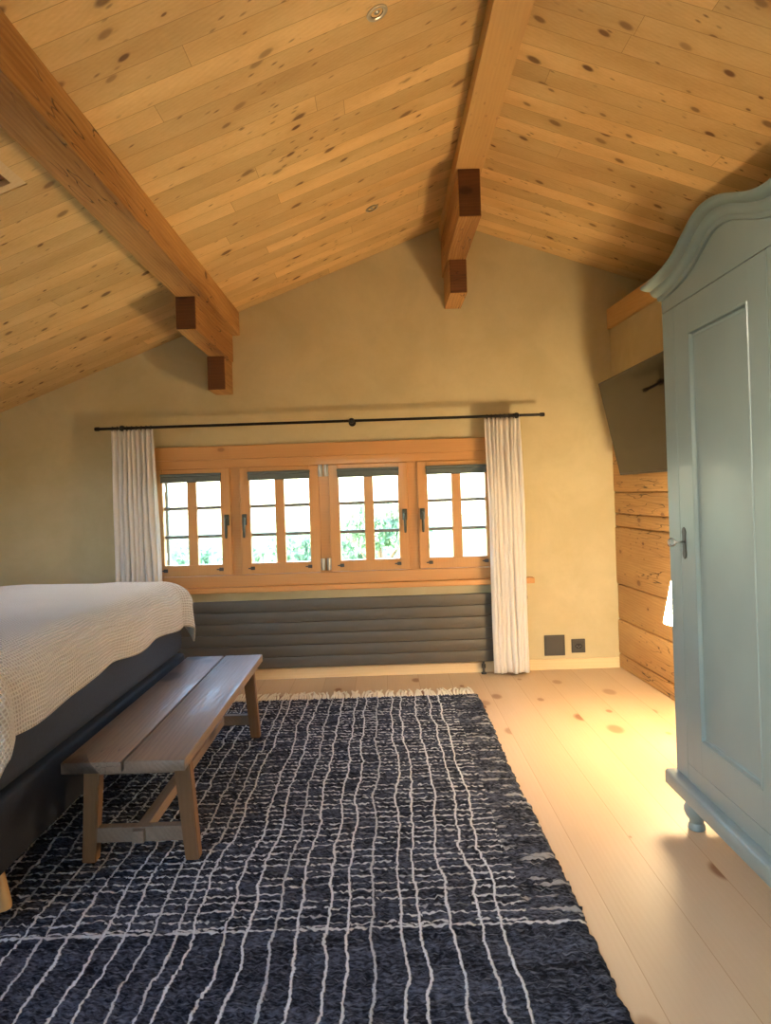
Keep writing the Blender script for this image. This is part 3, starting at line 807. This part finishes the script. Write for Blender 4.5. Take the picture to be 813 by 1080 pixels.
# cream waffle blanket draped over foot and both sides
def hang(a, R=.13):
    """a = cloth past the flat top; returns (outward, down)"""
    L = R*PI/2
    if a <= 0: return 0.0, 0.0
    if a < L: return R*math.sin(a/R), R*(1-math.cos(a/R))
    return R + (a-L)*.06, R + (a-L)
R_ = .15
tx, ty0, ty1 = BX+.028-R_, BY0-.03+R_, BY1+.03-R_
bl = thing('blanket', 'cream waffle weave blanket draped over the end of the bed', 'blanket', (-2.0, 3.415, .85))
hemx, hemy = .325, .335
sx = np.linspace(-3.30, tx+hemx, 150); sy = np.linspace(ty0-hemy, ty1+hemy, 190)
V, UV = [], []
for s in sx:
    for t in sy:
        a = s-tx
        b = t-ty1 if t > ty1 else (ty0-t if t < ty0 else 0); sg = 1 if t > (ty0+ty1)/2 else -1
        hem = 1 + .05*math.sin(t*3.1+1) + .03*math.sin(t*7.7) + .025*math.sin(s*5)
        if a > 0: a *= hem
        if b > 0: b *= hem
        a_ = max(a, 0)
        dd = math.hypot(a_, b)
        zt_ = .895 + .016*mnoise.noise(Vector((s*1.6, t*1.5, .3))) + .006*mnoise.noise(Vector((s*5, t*5, 1.3)))
        zt_ += .018*math.exp(-((s+1.75)/.5)**2)
        if dd > 0:
            o, dn = hang(dd, R_)
            fx, fy = a_/dd, b/dd
            if a_ > 0 and b > 0: o *= 1 + .45*min(1, 2*min(a_, b)/max(a_, b, .01))
            rip = .010*math.sin((t if a_ > b else s)*11)*min(1, max(0, dn-.06)/.12)
            x = min(s, tx) + (o+rip)*fx; y = (min(max(t, ty0), ty1)) + sg*(o+rip)*fy; z = zt_-dn
        else:
            x, y, z = s, t, zt_
        V.append((x, y, z)); UV.append((s, t))
nY = len(sy)
F = [(i*nY+j, (i+1)*nY+j, (i+1)*nY+j+1, i*nY+j+1) for i in range(len(sx)-1) for j in range(nY-1)]
me = bpy.data.meshes.new('cloth'); me.from_pydata(V, [], F)
uvl = me.uv_layers.new(name='UVMap')
for lp in me.loops: uvl.data[lp.index].uv = UV[lp.vertex_index]
o = link_mesh('cloth', me, M['waffle'], bl, True)
md = o.modifiers.new('thick', 'SOLIDIFY'); md.thickness = .009; md.offset = 0

# ------------------------------------------------------------------ lamp behind the wardrobe
def glow():
    t = NT('lit_lampshade'); x, y, z = t.coords(); n = t.noise(t.xyz(x, y, t.mul(z, 3)), 30, 2)
    t.set(Base_Color=(.9, .84, .7, 1), Roughness=.9)
    e = t.n('ShaderNodeEmission'); e.inputs[0].default_value = LAMP_COL; t.l(t.mul(t.add(n, .5), LAMP_E), e.inputs[1])
    a = t.n('ShaderNodeAddShader'); t.l(t.p.outputs[0], a.inputs[0]); t.l(e.outputs[0], a.inputs[1]); t.l(a.outputs[0], t.out.inputs[0])
    return t.m
LAMP_COL = (1, .745, .43, 1); LAMP_E = 84.0
lpx, lpy = 1.63, 3.75
lm = thing('floor_lamp', 'low lit lamp with a glowing white shade half hidden behind the wardrobe', 'lamp', (lpx, lpy, 0))
Tm = Matrix.Translation((lpx, lpy, 0))
bm = BM(); lathe(bm, [(0, 0), (.085, 0), (.088, .006), (.085, .016), (.03, .024), (.012, .03), (0, .03)], 32, Tm); obj('base', bm, M['iron'], lm, auto=40)
bm = BM(); lathe(bm, [(0, .028), (.009, .028), (.009, .60), (.014, .61), (.018, .63), (.018, .68), (0, .68)], 16, Tm); obj('pole', bm, M['iron'], lm, auto=40)
bm = BM(); lathe(bm, [(0, .68), (.014, .685), (.016, .70), (.03, .74), (.033, .765), (.026, .79), (0, .80)], 20, Tm); obj('bulb', bm, M['lamp_glass'], lm, True)
bm = BM(); lathe(bm, [(.155, .665), (.108, .895), (.106, .895), (.153, .665), (.155, .665)], 40, Tm)
o = obj('lamp_shade', bm, glow(), lm, auto=40); o['label'] = 'glowing white conical shade'
bm = BM()
for k in range(3):
    a_ = 2*PI*k/3; tube(bm, [(lpx, lpy, .675), (lpx+.153*math.cos(a_), lpy+.153*math.sin(a_), .670)], .002, 6)
obj('shade_carrier', bm, M['iron'], lm)

# ------------------------------------------------------------------ outside
GZ = -3.2
bm = BM(); box(bm, -80, 80, D+3, 140, GZ-.3, GZ); o = struct('ground_outside', bm, M['lawn'])
def tree(label, x, y, top, rad, n, seed):
    r = thing('tree', label, 'tree', (x, y, GZ), 'trees outside the windows')
    q = random.Random(seed); bm = BM(); h = top-GZ
    tube(bm, [(x, y, GZ-.1), (x+.1, y, GZ+h*.4), (x, y+.1, GZ+h*.75)], [.22, .16, .06], 10)
    for k in range(7):
        a = q.uniform(0, 6.28); z0 = GZ+h*q.uniform(.3, .6)
        tube(bm, [(x, y, z0), (x+math.cos(a)*rad*.4, y+math.sin(a)*rad*.4, z0+h*.15), (x+math.cos(a)*rad*.75, y+math.sin(a)*rad*.75, z0+h*.22)], [.07, .04, .015], 6)
    obj('trunk', bm, M['bark'], r)
    V, F = [], []
    blobs = [(q.gauss(0, rad*.45), q.gauss(0, rad*.45), q.uniform(-.75, -.25)*rad, rad*q.uniform(.35, .6)) for _ in range(16)] + [(0, 0, -.5*rad, .5*rad)]
    for k in range(n):
        bx, by, bz, br = q.choice(blobs)
        d = Vector((q.gauss(0, 1), q.gauss(0, 1), q.gauss(0, 1))).normalized()*br*q.uniform(.6, 1)**.5
        c = Vector((x+bx+d.x, y+by+d.y, top+bz+d.z*.9-rad*.1))
        e = Euler((q.uniform(0, 6), q.uniform(0, 6), q.uniform(0, 6))).to_matrix(); s = q.uniform(.06, .13)
        i = len(V)
        for p in ((-s, 0, 0), (0, -s*.45, s*.1), (s, 0, 0), (0, s*.45, s*.1)): V.append(c + e @ Vector(p))
        F += [(i, i+1, i+2), (i, i+2, i+3)]
    me = bpy.data.meshes.new('foliage'); me.from_pydata(V, [], F); link_mesh('foliage', me, M['leaf'], r)
tree('rounded green tree outside the second window from the left', -2.55, 20, .30, 1.3, 7000, 1)
tree('low bluish tree outside the leftmost window', -6.1, 22, .1, 1.3, 5000, 2)
tree('taller green tree outside the third window', -.1, 19, 1.1, 1.0, 7000, 3)
tree('dense low tree behind the lower panes of the third window', -1.3, 32, .1, 1.9, 7000, 4)

# ------------------------------------------------------------------ light
w = bpy.data.worlds.new('sky'); S.world = w; w.use_nodes = True
nt = w.node_tree; nt.nodes.clear()
sky = nt.nodes.new('ShaderNodeTexSky'); sky.sky_type = 'NISHITA'; sky.sun_disc = False
sky.sun_elevation = math.radians(23); sky.sun_rotation = math.radians(246)
sky.air_density = 1.0; sky.dust_density = 1.5; sky.ozone_density = 1.5
bg = nt.nodes.new('ShaderNodeBackground'); bg.inputs[1].default_value = 3.4
wo = nt.nodes.new('ShaderNodeOutputWorld')
nt.links.new(sky.outputs[0], bg.inputs[0]); nt.links.new(bg.outputs[0], wo.inputs[0])
sd = bpy.data.lights.new('sun', 'SUN'); sd.energy = 22; sd.angle = math.radians(1); sd.color = (1, .95, .86)
so_ = bpy.data.objects.new('sun', sd); C.objects.link(so_)
so_.rotation_euler = Vector((-.75, .06, -.66)).to_track_quat('-Z', 'Y').to_euler()
so_.location = (8, -1, 7)

# ------------------------------------------------------------------ camera
cd = bpy.data.cameras.new('camera'); cam = bpy.data.objects.new('camera', cd); C.objects.link(cam)
cd.sensor_fit = 'AUTO'; cd.sensor_width = 36; cd.lens = 36*750/1080
cd.shift_x = 4.5/1080; cd.shift_y = -19/1080; cd.clip_start = .05; cd.clip_end = 500
cam.matrix_world = Matrix.Translation((0, 0, 1.4)) @ Matrix.Rotation(PI/2, 4, 'X') @ Matrix.Rotation(-.033, 4, 'Z')
S.camera = cam
vs = S.view_settings
S.display_settings.display_device = 'sRGB'
vs.view_transform = 'Standard'; vs.look = 'None'; vs.exposure = .5; vs.gamma = 1.0; vs.use_curve_mapping = False
